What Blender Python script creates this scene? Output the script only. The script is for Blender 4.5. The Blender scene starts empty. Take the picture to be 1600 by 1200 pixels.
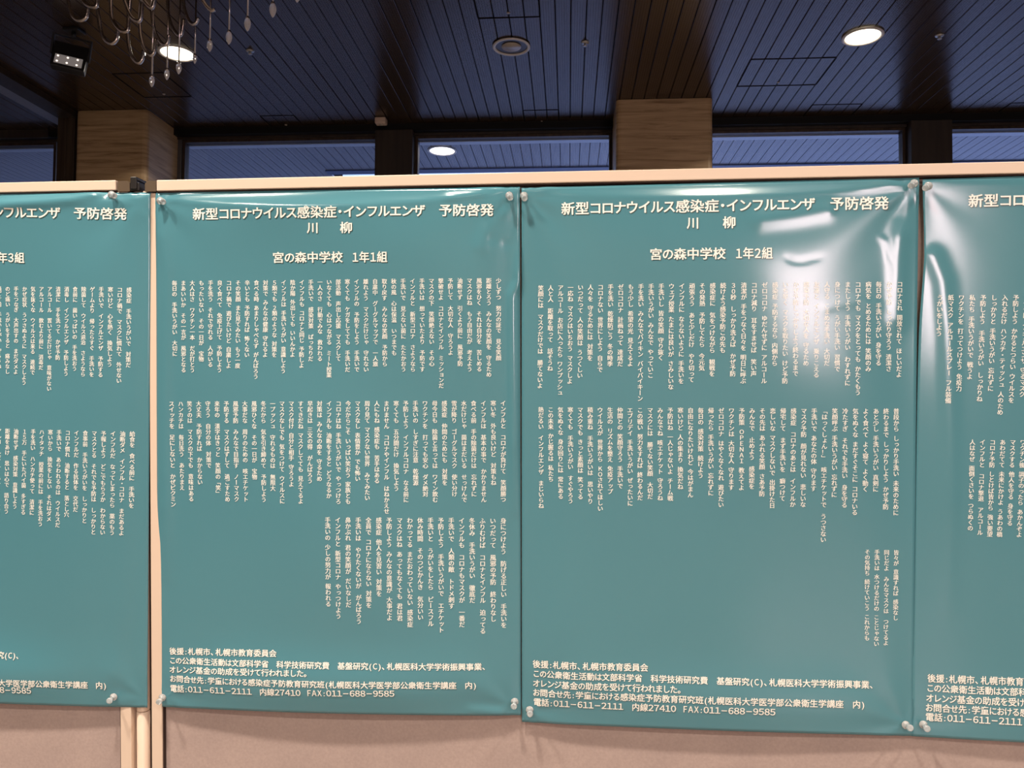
import bpy, bmesh, math, random
import numpy as np
from mathutils import Vector, Matrix
random.seed(7)
SC = bpy.context.scene
COL = SC.collection

# ------------------------------------------------------------ camera
F = 1202.0                      # focal length for a 1600 px wide frame
R3 = np.array([[0.99729509, 0.00632555, -0.07322905],
               [0.07297368, 0.0339991, 0.99675418],
               [0.00879474, -0.99940185, 0.03344554]])   # camera (x right, y down, z forward) -> room
EYE = np.array([0.0, 0.0, 1.44])
cam = bpy.data.cameras.new('camera')
cam.sensor_width = 36.0
cam.lens = F / 1600 * 36.0
cam.clip_start = 0.02
camo = bpy.data.objects.new('camera', cam)
COL.objects.link(camo)
M = Matrix.Identity(4)
for r in range(3):
    M[r][0] = R3[r, 0]; M[r][1] = -R3[r, 1]; M[r][2] = -R3[r, 2]; M[r][3] = EYE[r]
camo.matrix_world = M
SC.camera = camo

# ------------------------------------------------------------ world: dusk sky
wd = bpy.data.worlds.new('dusk_sky'); SC.world = wd; wd.use_nodes = True
wn = wd.node_tree; wn.nodes.clear()
wo = wn.nodes.new('ShaderNodeOutputWorld'); wb = wn.nodes.new('ShaderNodeBackground')
tc = wn.nodes.new('ShaderNodeTexCoord'); sx = wn.nodes.new('ShaderNodeSeparateXYZ'); cr = wn.nodes.new('ShaderNodeValToRGB')
wn.links.new(tc.outputs['Generated'], sx.inputs[0]); wn.links.new(sx.outputs['Z'], cr.inputs[0])
cr.color_ramp.elements[0].position = 0.0; cr.color_ramp.elements[0].color = (0.62, 0.72, 1.0, 1)
cr.color_ramp.elements[1].position = 0.9; cr.color_ramp.elements[1].color = (0.20, 0.26, 0.62, 1)
e = cr.color_ramp.elements.new(0.3); e.color = (0.40, 0.56, 1.0, 1)
wn.links.new(cr.outputs[0], wb.inputs[0]); wb.inputs[1].default_value = 1.75
wn.links.new(wb.outputs[0], wo.inputs[0])

vs = SC.view_settings
SC.display_settings.display_device = 'sRGB'
vs.view_transform = 'Standard'; vs.look = 'None'; vs.gamma = 1.0; vs.exposure = 0.0; vs.use_curve_mapping = False

LAMP_W = 51.0       # watts of every lit ceiling downlight
LAMP_COL = (1.0, 0.90, 0.77)

# ------------------------------------------------------------ helpers
def ray(px, py):
    return R3 @ np.array([(px - 800) / F, (py - 600) / F, 1.0])
def at_y(px, py, y):            # point of the room seen at a pixel, on the plane Y = y
    d = ray(px, py); return EYE + d * (y - EYE[1]) / d[1]
def at_z(px, py, z):
    d = ray(px, py); return EYE + d * (z - EYE[2]) / d[2]

def link(name, me, mats=None, parent=None):
    o = bpy.data.objects.new(name, me); COL.objects.link(o)
    if mats:
        for m in (mats if isinstance(mats, (list, tuple)) else [mats]): me.materials.append(m)
    if parent is not None: o.parent = parent
    return o
def empty(name, loc=(0, 0, 0)):
    o = bpy.data.objects.new(name, None); COL.objects.link(o); o.location = loc; o.empty_display_size = 0.05
    return o
def tag(o, label=None, cat=None, group=None, kind=None):
    if label: o['label'] = label
    if cat: o['category'] = cat
    if group: o['group'] = group
    if kind: o['kind'] = kind
    return o
def bm_obj(name, bm, mat, parent=None, smooth=False):
    me = bpy.data.meshes.new(name); bm.to_mesh(me); bm.free()
    if smooth:
        for p in me.polygons: p.use_smooth = True
    return link(name, me, mat, parent)
def add_box(bm, x0, x1, y0, y1, z0, z1, bev=0.0, seg=2):
    vs_ = [bm.verts.new((x, y, z)) for x in (x0, x1) for y in (y0, y1) for z in (z0, z1)]
    f = []
    for q in ((0, 1, 3, 2), (4, 6, 7, 5), (0, 4, 5, 1), (2, 3, 7, 6), (0, 2, 6, 4), (1, 5, 7, 3)):
        f.append(bm.faces.new([vs_[i] for i in q]))
    if bev > 0:
        es = list({e for ff in f for e in ff.edges})
        bmesh.ops.bevel(bm, geom=es, offset=bev, segments=seg, profile=0.5, affect='EDGES')
def box(name, x0, x1, y0, y1, z0, z1, mat, parent=None, bev=0.0):
    bm = bmesh.new(); add_box(bm, min(x0, x1), max(x0, x1), min(y0, y1), max(y0, y1), min(z0, z1), max(z0, z1), bev)
    return bm_obj(name, bm, mat, parent)
def add_lathe(bm, prof, n=24, M=None, close=True):
    rings = []
    for r, z in prof:
        ring = []
        for k in range(n):
            a = 2 * math.pi * k / n
            v = Vector((r * math.cos(a), r * math.sin(a), z))
            if M is not None: v = M @ v
            ring.append(bm.verts.new(v))
        rings.append(ring)
    for a, b in zip(rings, rings[1:]):
        for k in range(n):
            bm.faces.new((a[k], a[(k + 1) % n], b[(k + 1) % n], b[k]))
    if close:
        bm.faces.new(list(reversed(rings[0]))); bm.faces.new(rings[-1])
def lathe(name, prof, mat, parent=None, n=24, M=None, close=True, smooth=True):
    bm = bmesh.new(); add_lathe(bm, prof, n, M, close)
    bmesh.ops.recalc_face_normals(bm, faces=bm.faces)
    return bm_obj(name, bm, mat, parent, smooth)
def smooth_path(pts, k=6):
    P = [Vector(p) for p in pts]; out = []
    Q = [P[0] * 2 - P[1]] + P + [P[-1] * 2 - P[-2]]
    for i in range(1, len(Q) - 2):
        for j in range(k):
            t = j / k
            a, b, c, d = Q[i - 1], Q[i], Q[i + 1], Q[i + 2]
            out.append(0.5 * ((2 * b) + (c - a) * t + (2 * a - 5 * b + 4 * c - d) * t * t + (3 * b - a - 3 * c + d) * t ** 3))
    out.append(P[-1]); return out
def add_tube(bm, pts, r, n=10):
    pts = [Vector(p) for p in pts]; rings = []; up = Vector((0, 1, 0))
    for i, p in enumerate(pts):
        t = (pts[min(i + 1, len(pts) - 1)] - pts[max(i - 1, 0)]).normalized()
        s = t.cross(up)
        if s.length < 1e-4: s = t.cross(Vector((1, 0, 0)))
        s.normalize(); u = s.cross(t).normalized()
        rings.append([bm.verts.new(p + s * (r * math.cos(2 * math.pi * k / n)) + u * (r * math.sin(2 * math.pi * k / n))) for k in range(n)])
    for a, b in zip(rings, rings[1:]):
        for k in range(n): bm.faces.new((a[k], a[(k + 1) % n], b[(k + 1) % n], b[k]))
    bm.faces.new(rings[0]); bm.faces.new(rings[-1])
def tube(name, pts, r, mat, parent=None, n=10):
    bm = bmesh.new(); add_tube(bm, pts, r, n); bmesh.ops.recalc_face_normals(bm, faces=bm.faces)
    return bm_obj(name, bm, mat, parent, True)

# ------------------------------------------------------------ materials
def mat(name, col, rough=0.5, metal=0.0, spec=0.5, **kw):
    m = bpy.data.materials.new(name); m.use_nodes = True
    b = m.node_tree.nodes['Principled BSDF']
    b.inputs['Base Color'].default_value = (*col, 1); b.inputs['Roughness'].default_value = rough
    b.inputs['Metallic'].default_value = metal; b.inputs['Specular IOR Level'].default_value = spec
    for k, v in kw.items(): b.inputs[k.replace('_', ' ')].default_value = v
    return m
def nodes(m): return m.node_tree.nodes, m.node_tree.links, m.node_tree.nodes['Principled BSDF']
def noise_color(m, c1, c2, scale=(5, 5, 5), detail=4, lo=0.35, hi=0.65, bump=0.0, dist=0.002, nscale=1.0, coord='Object'):
    N, L, b = nodes(m)
    t = N.new('ShaderNodeTexCoord'); mp = N.new('ShaderNodeMapping'); mp.inputs['Scale'].default_value = scale
    nz = N.new('ShaderNodeTexNoise'); nz.inputs['Scale'].default_value = nscale; nz.inputs['Detail'].default_value = detail
    r = N.new('ShaderNodeValToRGB')
    r.color_ramp.elements[0].position = lo; r.color_ramp.elements[0].color = (*c1, 1)
    r.color_ramp.elements[1].position = hi; r.color_ramp.elements[1].color = (*c2, 1)
    L.new(t.outputs[coord], mp.inputs[0]); L.new(mp.outputs[0], nz.inputs[0]); L.new(nz.outputs[0], r.inputs[0]); L.new(r.outputs[0], b.inputs['Base Color'])
    if bump:
        bp = N.new('ShaderNodeBump'); bp.inputs['Strength'].default_value = bump; bp.inputs['Distance'].default_value = dist
        L.new(nz.outputs[0], bp.inputs['Height']); L.new(bp.outputs[0], b.inputs['Normal'])
    return m

def plank_mat(name, c1, c2, rough, spec, holes=0.35):
    m = mat(name, c1, rough, 0, spec)
    N, L, b = nodes(m)
    t = N.new('ShaderNodeTexCoord')
    mp = N.new('ShaderNodeMapping'); mp.inputs['Scale'].default_value = (30, 1.2, 30)
    nz = N.new('ShaderNodeTexNoise'); nz.inputs['Scale'].default_value = 1; nz.inputs['Detail'].default_value = 5
    r = N.new('ShaderNodeValToRGB'); r.color_ramp.elements[0].position = 0.3; r.color_ramp.elements[1].position = 0.7
    r.color_ramp.elements[0].color = (*c1, 1); r.color_ramp.elements[1].color = (*c2, 1)
    L.new(t.outputs['Object'], mp.inputs[0]); L.new(mp.outputs[0], nz.inputs[0]); L.new(nz.outputs[0], r.inputs[0])
    # small round perforations on a regular grid, 15 mm apart
    sp = N.new('ShaderNodeSeparateXYZ'); L.new(t.outputs['Object'], sp.inputs[0])
    def cell(out):
        d = N.new('ShaderNodeMath'); d.operation = 'MULTIPLY'; d.inputs[1].default_value = 1 / 0.015; L.new(out, d.inputs[0])
        fr = N.new('ShaderNodeMath'); fr.operation = 'FRACT'; L.new(d.outputs[0], fr.inputs[0])
        s = N.new('ShaderNodeMath'); s.operation = 'SUBTRACT'; s.inputs[1].default_value = 0.5; L.new(fr.outputs[0], s.inputs[0])
        q = N.new('ShaderNodeMath'); q.operation = 'POWER'; q.inputs[1].default_value = 2; 
        a = N.new('ShaderNodeMath'); a.operation = 'ABSOLUTE'; L.new(s.outputs[0], a.inputs[0]); L.new(a.outputs[0], q.inputs[0])
        return q.outputs[0]
    ad = N.new('ShaderNodeMath'); ad.operation = 'ADD'; L.new(cell(sp.outputs['X']), ad.inputs[0]); L.new(cell(sp.outputs['Y']), ad.inputs[1])
    lt = N.new('ShaderNodeMath'); lt.operation = 'LESS_THAN'; lt.inputs[1].default_value = 0.045; L.new(ad.outputs[0], lt.inputs[0])
    mx = N.new('ShaderNodeMix'); mx.data_type = 'RGBA'; mx.inputs['B'].default_value = (0.004, 0.003, 0.003, 1)
    L.new(lt.outputs[0], mx.inputs['Factor']); L.new(r.outputs[0], mx.inputs['A']); L.new(mx.outputs['Result'], b.inputs['Base Color'])
    sub = N.new('ShaderNodeMath'); sub.operation = 'MULTIPLY_ADD'; sub.inputs[1].default_value = -spec * holes * 2; sub.inputs[2].default_value = spec
    L.new(lt.outputs[0], sub.inputs[0]); L.new(sub.outputs[0], b.inputs['Specular IOR Level'])
    return m

M_PLANK = plank_mat('lacquered_dark_plank', (0.032, 0.020, 0.012), (0.050, 0.031, 0.019), 0.25, 0.55)
M_PLANK.node_tree.nodes['Principled BSDF'].inputs['Specular Tint'].default_value = (1.0, 0.88, 0.80, 1)
M_SOFFIT = plank_mat('soffit_plank', (0.22, 0.22, 0.26), (0.32, 0.32, 0.36), 0.22, 0.7)
M_VOID = mat('ceiling_void', (0.004, 0.003, 0.003), 0.9, 0, 0.1)
M_BLACK = mat('black_header', (0.004, 0.004, 0.004), 0.6, 0, 0.2)
M_BRONZE = noise_color(mat('bronze_metal', (0.05, 0.032, 0.02), 0.4, 0.3), (0.035, 0.022, 0.014), (0.06, 0.04, 0.025), (40, 40, 1))
M_BROWN = noise_color(mat('dark_brown_mullion', (0.022, 0.014, 0.01), 0.55), (0.016, 0.010, 0.007), (0.028, 0.018, 0.012), (30, 30, 2))
M_ALU = mat('window_frame_alu', (0.45, 0.47, 0.52), 0.4, 0.3)
M_CHROME = mat('chrome_tube', (0.62, 0.56, 0.52), 0.16, 1.0)
M_BULB = mat('bulb_glass', (0.95, 0.92, 0.90), 0.08, 0, 0.6, Transmission_Weight=0.55)
M_FLOOR = noise_color(mat('floor_stone', (0.25, 0.2, 0.16), 0.35), (0.20, 0.16, 0.13), (0.30, 0.25, 0.2), (2, 2, 2), bump=0.05)
M_WALL = noise_color(mat('plaster_wall', (0.5, 0.43, 0.35), 0.8), (0.46, 0.40, 0.33), (0.54, 0.47, 0.38), (3, 3, 3), bump=0.1)
M_GROUND = noise_color(mat('graded_ground', (0.7, 0.72, 0.75), 0.8), (0.12, 0.12, 0.13), (0.88, 0.88, 0.88), (0.3, 0.3, 0.3), lo=0.38, hi=0.62)
def ground_mix():       # unseen ground, made dark left and pale right to grade the ceiling reflection
    N, L, b = nodes(M_GROUND); r = [n for n in N if n.type == 'VALTORGB'][0]; nz = [n for n in N if n.type == 'TEX_NOISE'][0]
    t = [n for n in N if n.type == 'TEX_COORD'][0]; sp = N.new('ShaderNodeSeparateXYZ'); L.new(t.outputs['Object'], sp.inputs[0])
    mr = N.new('ShaderNodeMapRange'); mr.inputs['From Min'].default_value = -5; mr.inputs['From Max'].default_value = 8; mr.inputs['To Min'].default_value = -0.13; mr.inputs['To Max'].default_value = 0.45
    L.new(sp.outputs['X'], mr.inputs[0]); ad = N.new('ShaderNodeMath'); ad.operation = 'ADD'
    L.new(mr.outputs[0], ad.inputs[0]); L.new(nz.outputs[0], ad.inputs[1]); L.new(ad.outputs[0], r.inputs[0])
ground_mix()
M_TRAV = mat('travertine', (0.4, 0.3, 0.2), 0.5)
def trav():
    N, L, b = nodes(M_TRAV)
    t = N.new('ShaderNodeTexCoord')
    mp = N.new('ShaderNodeMapping'); mp.inputs['Scale'].default_value = (2.2, 2.2, 34)
    nz = N.new('ShaderNodeTexNoise'); nz.inputs['Scale'].default_value = 1.0; nz.inputs['Detail'].default_value = 8; nz.inputs['Roughness'].default_value = 0.62; nz.inputs['Distortion'].default_value = 0.6
    r = N.new('ShaderNodeValToRGB')
    r.color_ramp.elements[0].position = 0.30; r.color_ramp.elements[0].color = (0.19, 0.11, 0.05, 1)
    r.color_ramp.elements[1].position = 0.66; r.color_ramp.elements[1].color = (0.47, 0.325, 0.185, 1)
    e2 = r.color_ramp.elements.new(0.45); e2.color = (0.36, 0.24, 0.13, 1)
    L.new(t.outputs['Object'], mp.inputs[0]); L.new(mp.outputs[0], nz.inputs[0]); L.new(nz.outputs[0], r.inputs[0]); L.new(r.outputs[0], b.inputs['Base Color'])
    bp = N.new('ShaderNodeBump'); bp.inputs['Strength'].default_value = 0.35; bp.inputs['Distance'].default_value = 0.003
    L.new(nz.outputs[0], bp.inputs['Height']); L.new(bp.outputs[0], b.inputs['Normal'])
trav()
def glass_mat():
    m = bpy.data.materials.new('window_glass'); m.use_nodes = True
    N, L = m.node_tree.nodes, m.node_tree.links; N.clear()
    o = N.new('ShaderNodeOutputMaterial'); t = N.new('ShaderNodeBsdfTransparent'); t.inputs[0].default_value = (0.93, 0.95, 0.97, 1)
    g = N.new('ShaderNodeBsdfGlossy'); g.inputs['Roughness'].default_value = 0.01
    f = N.new('ShaderNodeFresnel'); f.inputs[0].default_value = 1.5; mx = N.new('ShaderNodeMixShader')
    L.new(f.outputs[0], mx.inputs[0]); L.new(t.outputs[0], mx.inputs[1]); L.new(g.outputs[0], mx.inputs[2]); L.new(mx.outputs[0], o.inputs[0])
    return m
M_GLASS = glass_mat()
def emit(name, col, s):
    m = bpy.data.materials.new(name); m.use_nodes = True
    b = m.node_tree.nodes['Principled BSDF']; b.inputs['Base Color'].default_value = (0.8, 0.8, 0.8, 1)
    b.inputs['Emission Color'].default_value = (*col, 1); b.inputs['Emission Strength'].default_value = s
    return m
M_LIT = emit('lit_lamp_diffuser', (1.0, 0.86, 0.62), 14.0)
M_LITW = emit('lit_outside_lamp', (1.0, 0.88, 0.86), 5.0)
M_LED = emit('floodlight_led', (1.0, 0.86, 0.72), 1.6)

# ------------------------------------------------------------ room shell
ZC = 3.73
p = at_z(1038, 193, ZC); D = float(p[1])           # depth of the window wall
YF = D / 1.088                                      # depth of the pillar fronts
XL, XR, YB = -7.2, 8.2, -5.2

def structure(o): o['kind'] = 'structure'; return o
structure(box('floor', XL, XR, YB, D + 0.1, -0.12, 0.0, M_FLOOR))
structure(box('wall_back', XL, XR, YB - 0.2, YB, 0, ZC + 0.1, M_WALL))
structure(box('wall_left', XL - 0.2, XL, YB, D, 0, ZC + 0.1, M_WALL))
structure(box('wall_right', XR, XR + 0.2, YB, D, 0, ZC + 0.1, M_WALL))
ceil = structure(box('ceiling', XL, XR, YB, D + 0.02, ZC + 0.020, ZC + 0.12, M_VOID))
PW = 0.09
bm = bmesh.new(); add_box(bm, 0.0026, PW - 0.0026, YB, D, 0, 0.016, 0.0012, 1)
pm = bpy.data.meshes.new('plank'); bm.to_mesh(pm); bm.free(); pm.materials.append(M_PLANK)
for i in range(int(XL / PW) + 1, int(XR / PW) - 1):
    o = bpy.data.objects.new('plank', pm); COL.objects.link(o); o.parent = ceil
    o.location = (i * PW, 0, ZC + random.uniform(0, 0.0012))

# outside: soffit, fascia, ground
ZS = ZC + 0.10
YE = float(at_z(800, 261.5, ZS)[1])
soff = structure(box('trim_1', XL - 6, XR + 6, D + 0.1, YE, ZS + 0.02, ZS + 0.12, M_VOID))
XSTEP = float(at_y(508, 262, YE)[0])
structure(box('trim_15', XL - 6, XSTEP, YE + 0.12, YE + 0.60, ZS + 0.02, ZS + 0.30, M_VOID))
bm = bmesh.new(); add_box(bm, 0.0026, PW - 0.0026, D + 0.14, YE, 0, 0.016)
pm = bpy.data.meshes.new('soffit_plank'); bm.to_mesh(pm); bm.free(); pm.materials.append(M_SOFFIT)
for i in range(int(XL / PW) - 20, int(XR / PW) + 20):
    o = bpy.data.objects.new('soffit_plank', pm); COL.objects.link(o); o.parent = soff
    o.location = (i * PW, 0, ZS)
    if i * PW < XSTEP: o.scale.y = (YE + 0.55) / YE
M_FASC = mat('fascia_metal', (0.10, 0.13, 0.24), 0.4, 0.2)
structure(box('trim_2', XSTEP, XR + 6, YE, YE + 0.12, ZS - 0.012, ZS + 0.3, M_FASC))
structure(box('ground', -60, 60, D + 0.11, 90, -0.35, -0.15, M_GROUND))

# window wall -----------------------------------------------------------
zt1 = float(at_y(800, 208, D)[2]); zt2 = float(at_y(800, 211.5, D)[2])
hb = structure(box('trim_3', XL, XR, D - 0.10, D + 0.10, zt1, ZC + 0.02, M_BLACK))
structure(box('trim_4', XL, XR, D - 0.04, D + 0.09, zt2, zt1, M_BROWN))
def wx(px, py=235, y=None): return float(at_y(px, py, D if y is None else y)[0])
bays = [('window_1', wx(-260), wx(90)), ('window_2', wx(287), wx(591)), ('window_3', wx(649.5), wx(956)),
        ('window_4', wx(1108), wx(1413)), ('window_5', wx(1477), wx(1850))]
for nm, a, b in bays:
    w = structure(empty(nm, ((a + b) / 2, D, 0)))
    cx = (a + b) / 2
    bm = bmesh.new()
    t = 0.022
    for q in ((a, a + t, 0.02, zt2), (b - t, b, 0.02, zt2)): add_box(bm, q[0] - cx, q[1] - cx, -0.02, 0.05, q[2], q[3])
    add_box(bm, a + t - cx, b - t - cx, -0.02, 0.05, zt2 - 0.02, zt2); add_box(bm, a + t - cx, b - t - cx, -0.02, 0.05, 0.02, 0.06)
    bm_obj('window_frame', bm, M_BRONZE, w)
    box('outer_head', a - cx, b - cx, 0.05, 0.12, zt2 - 0.028, zt2, M_ALU, w)
    bm = bmesh.new(); add_box(bm, a + t - cx, b - t - cx, 0.010, 0.018, 0.06, zt2 - 0.02)
    bm_obj('pane', bm, M_GLASS, w)
structure(box('trim_5', wx(591.5), wx(649), D - 0.12, D + 0.1, 0, zt1 + 0.002, M_BROWN, bev=0.004))
structure(box('trim_6', wx(1413.5), wx(1476.5), D - 0.12, D + 0.1, 0, zt1 + 0.002, M_BROWN, bev=0.004))
structure(box('trim_7', wx(1850.5), wx(1915), D - 0.12, D + 0.1, 0, zt1 + 0.002, M_BROWN, bev=0.004))
structure(box('trim_8', wx(263), wx(275), D - 0.16, D + 0.1, 0, ZC, M_BRONZE, bev=0.003))
structure(box('trim_9', wx(275), wx(286.5), D - 0.03, D + 0.1, 0, ZC, mat('grey_frame', (0.12, 0.12, 0.13), 0.35, 0.6), bev=0.003))
# pillars
def pillar(nm, x0, x1, side):
    bm = bmesh.new()
    vsx = [(x0, YF), (x1, YF), (x1, D + 0.12), (x0, D + 0.12)]
    lo = [bm.verts.new((x, y, 0)) for x, y in vsx]; hi = [bm.verts.new((x, y, ZC - 0.002)) for x, y in vsx]
    bm.faces.new(lo[::-1]); bm.faces.new(hi)
    for k in range(4): bm.faces.new((lo[k], lo[(k + 1) % 4], hi[(k + 1) % 4], hi[k]))
    es = [e for e in bm.edges if abs(e.verts[0].co.z - e.verts[1].co.z) > 1 and e.verts[0].co.y < YF + 0.01]
    bmesh.ops.bevel(bm, geom=es, offset=0.035, segments=3, profile=0.5, affect='EDGES')
    # recessed joint near the edges, as in the cladding
    o = bm_obj(nm, bm, M_TRAV); structure(o); return o
xa, xb = float(at_y(117, 230, YF)[0]), float(at_y(229, 230, YF)[0])
pillar('pillar_1', xa, xb, 1)
xc, xd = float(at_y(962.5, 230, YF)[0]), float(at_y(1114, 230, YF)[0])
pillar('pillar_2', xc, xd, -1)
for k in (0, 1):
    pass
# bronze post left of the left pillar, slanting head frame running towards the camera
structure(box('trim_10', wx(89, 230, YF + .02), wx(103, 230, YF + .02), YF + 0.02, D, 0, ZC, M_BRONZE, bev=0.004))
structure(box('trim_11', wx(103.5, 230, YF + .02), wx(116, 230, YF + .02), YF + 0.02, D, 0, ZC, M_BRONZE, bev=0.004))
pe = at_z(117, 171, ZC)
bx = float(pe[0])
structure(box('trim_12', bx - 0.17, bx - 0.02, YB, YF + 0.02, ZC - 0.045, ZC + 0.001, M_BROWN))
structure(box('trim_13', bx - 0.30, bx - 0.172, YB, YF + 0.3, ZC - 0.03, ZC + 0.001, mat('grey_track', (0.16, 0.16, 0.19), 0.35, 0.2)))
zl = float(at_y(40, 222, D - 0.02)[2])
structure(box('trim_14', XL, wx(89), D - 0.12, D - 0.101, zl, ZC, M_BROWN))

# ------------------------------------------------------------ ceiling fittings
def downlight(px, py, lit, label, z=ZC, pos=None, r=0.10, lm=None, power=None):
    P = at_z(px, py, z) if pos is None else (pos[0], pos[1], z)
    t = empty('downlight', (float(P[0]), float(P[1]), z)); tag(t, label, 'ceiling light', None)
    ringm = M_RING
    lathe('trim_ring', [(r, -0.003), (r + 0.018, -0.003), (r + 0.020, -0.008), (r + 0.012, -0.012), (r, -0.010), (r, -0.003)], ringm, t, 40, close=False)
    if lit:
        lathe('diffuser', [(0.001, -0.004), (r * 0.6, -0.005), (r * 0.99, -0.0035)], lm or M_LIT, t, 32, close=False)
        L = bpy.data.lights.new('lamp_light', 'AREA'); L.shape = 'DISK'; L.size = r * 1.8
        L.energy = power or LAMP_W; L.color = LAMP_COL; L.spread = math.radians(140)
        lo = bpy.data.objects.new('lamp_light', L); COL.objects.link(lo); lo.parent = t; lo.location = (0, 0, -0.02)
    else:
        lathe('reflector', [(r, -0.004), (r * 0.8, -0.003), (r * 0.5, -0.0025), (0.001, -0.002)], M_REFL, t, 32, close=False)
        lathe('lens', [(r * 0.62, -0.006), (r * 0.60, -0.009), (0.001, -0.011)], M_LENS, t, 32, close=False)
    return t
M_RING = mat('white_trim_ring', (0.55, 0.52, 0.5), 0.35)
M_REFL = mat('dark_reflector', (0.05, 0.035, 0.025), 0.3, 0.5)
M_LENS = mat('unlit_lens', (0.35, 0.3, 0.25), 0.3)
downlight(277, 82, True, 'glowing round ceiling downlight behind the chandelier bulbs')
downlight(1348, 56, True, 'glowing round ceiling downlight above the right-hand poster')
downlight(799, 72, False, 'unlit round ceiling downlight with pale ring')
downlight(691, 235, True, 'lit downlight outside, seen through the middle window', z=ZS, r=0.115, lm=M_LITW, power=14)
# the rest of the downlights (out of the frame), above and behind the camera
for k, (x, y) in enumerate([(-0.62, 0.28), (2.2, 0.28), (-1.75, 0.28), (-2.0, -1.8), (0.8, -1.8), (3.6, -1.8), (-0.6, -3.8), (2.4, -3.8)]):
    downlight(0, 0, True, ['downlight in the ceiling just in front of the two middle posters', 'downlight in the ceiling in front of the rightmost poster',
                           'downlight in the ceiling in front of the leftmost poster', 'downlight behind the camera, left of its row of three',
                           'downlight behind the camera, middle of its row of three', 'downlight behind the camera, right of its row of three',
                           'downlight near the back wall, left one', 'downlight near the back wall, right one'][k], pos=(x, y))

def sprinkler(px, py, label):
    P = at_z(px, py, ZC); t = empty('sprinkler', (float(P[0]), float(P[1]), ZC)); tag(t, label, 'sprinkler', 'small sprinklers on the plank ceiling')
    lathe('base_plate', [(0.001, 0), (0.026, 0), (0.024, -0.006), (0.012, -0.010), (0.001, -0.010)], M_SPR, t, 16)
    lathe('nozzle', [(0.008, -0.009), (0.007, -0.020), (0.013, -0.022), (0.012, -0.025), (0.001, -0.025)], M_SPR, t, 16)
M_SPR = mat('sprinkler_metal', (0.5, 0.48, 0.46), 0.3, 0.8)
sprinkler(914, 66, 'small sprinkler right of the unlit downlight')
sprinkler(1468, 55, 'small sprinkler right of the brightest downlight')
sprinkler(391, 79, 'small sprinkler right of the chandelier bulbs')

P = at_z(597, 187, ZC); sb = empty('sensor_box', (float(P[0]), float(P[1]) - 0.03, ZC))
tag(sb, 'small cream sensor box on the ceiling above the left mullion', 'sensor')
M_CREAM = mat('cream_plastic', (0.55, 0.42, 0.33), 0.5)
box('housing', -0.044, 0.044, -0.035, 0.035, -0.050, 0, M_CREAM, sb, bev=0.010)
lathe('sensor_eye', [(0.012, 0), (0.011, -0.006), (0.001, -0.009)], M_LENS, sb, 16, M=Matrix.Translation((0, 0, -0.049)))

def hatch(quad, label):
    # outline of an access hatch in the planks: four thin dark joint strips and a tiny lock, all flush under the planks
    P = [at_z(x, y, ZC) for x, y in quad]
    x0 = float(min(P[0][0], P[3][0])); x1 = float(max(P[1][0], P[2][0])); y1 = float((P[0][1] + P[1][1]) / 2); y0 = float((P[2][1] + P[3][1]) / 2)
    x0 = round(x0 / PW) * PW; x1 = round(x1 / PW) * PW
    c = ((x0 + x1) / 2, (y0 + y1) / 2)
    t = empty('access_hatch', (c[0], c[1], ZC)); tag(t, label, 'hatch', None)
    w, d = (x1 - x0) / 2, (y1 - y0) / 2; s = 0.009
    for a in ((-w, w, -d - s, -d), (-w, w, d, d + s), (-w - s * .6, -w + s * .4, -d, d), (w - s * .4, w + s * .6, -d, d)):
        box('joint_strip', a[0], a[1], a[2], a[3], -0.0015, 0.001, M_VOID, t)
    lathe('lock', [(0.001, 0), (0.010, 0), (0.010, -0.003), (0.001, -0.003)], M_LENS, t, 12, M=Matrix.Translation((0, d - 0.05, 0)))
hatch([(1165, 134), (1252, 133), (1300, 91), (1180, 93)], 'square access hatch in the ceiling right of the right pillar')
hatch([(1262, 187), (1322, 186), (1343, 163), (1278, 164)], 'flat access hatch in the ceiling by the window, below the brightest downlight')
hatch([(424, 199), (476, 198), (465, 181), (405, 181)], 'access hatch in the ceiling by the window left of the sensor box')
hatch([(814, 194), (872, 193), (872, 172), (811, 173)], 'access hatch in the ceiling by the window left of the right pillar')
hatch([(1565, 181), (1640, 179), (1660, 160), (1585, 161)], 'access hatch in the ceiling by the rightmost window')
hatch([(740, 28), (842, 26), (850, -40), (730, -38)], 'large access hatch in the ceiling nearest the camera')
hatch([(235, 151), (307, 151), (258, 115), (174, 115)], 'access hatch in the brown ceiling above the left pillar')

# floodlight ------------------------------------------------------------
P = at_z(116, 46, ZC)
fl = empty('floodlight', (float(P[0]), float(P[1]), ZC)); tag(fl, 'black LED floodlight hanging from the ceiling at the left', 'floodlight')
M_FBLK = mat('black_housing', (0.006, 0.006, 0.006), 0.45)
MB = Matrix.Rotation(math.radians(24), 4, 'Z') @ Matrix.Translation((-0.005, 0, -0.05)) @ Matrix.Rotation(math.radians(6), 4, 'Y') @ Matrix.Scale(0.88, 4)
def boxM(name, dims, m, parent, Mx, bev=0.0):
    bm = bmesh.new(); add_box(bm, *dims, bev); bmesh.ops.transform(bm, matrix=Mx, verts=bm.verts); return bm_obj(name, bm, m, parent)
boxM('ceiling_plate', (-0.05, 0.05, -0.04, 0.04, -0.02, 0), M_FBLK, fl, Matrix.Identity(4), 0.004)
tube('stem', [(0, 0, -0.02), (-0.005, 0, -0.055)], 0.012, M_FBLK, fl)
br = boxM('bracket', (-0.115, 0.115, -0.012, 0.012, -0.008, 0), M_FBLK, fl, MB)
for s in (-1, 1):
    boxM('bracket_arm', (s * 0.115 - 0.006, s * 0.115 + 0.006, -0.014, 0.014, -0.15, 0), M_FBLK, fl, MB)
HB = MB @ Matrix.Translation((0, 0, -0.13)) @ Matrix.Rotation(math.radians(-14), 4, 'X')
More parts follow.
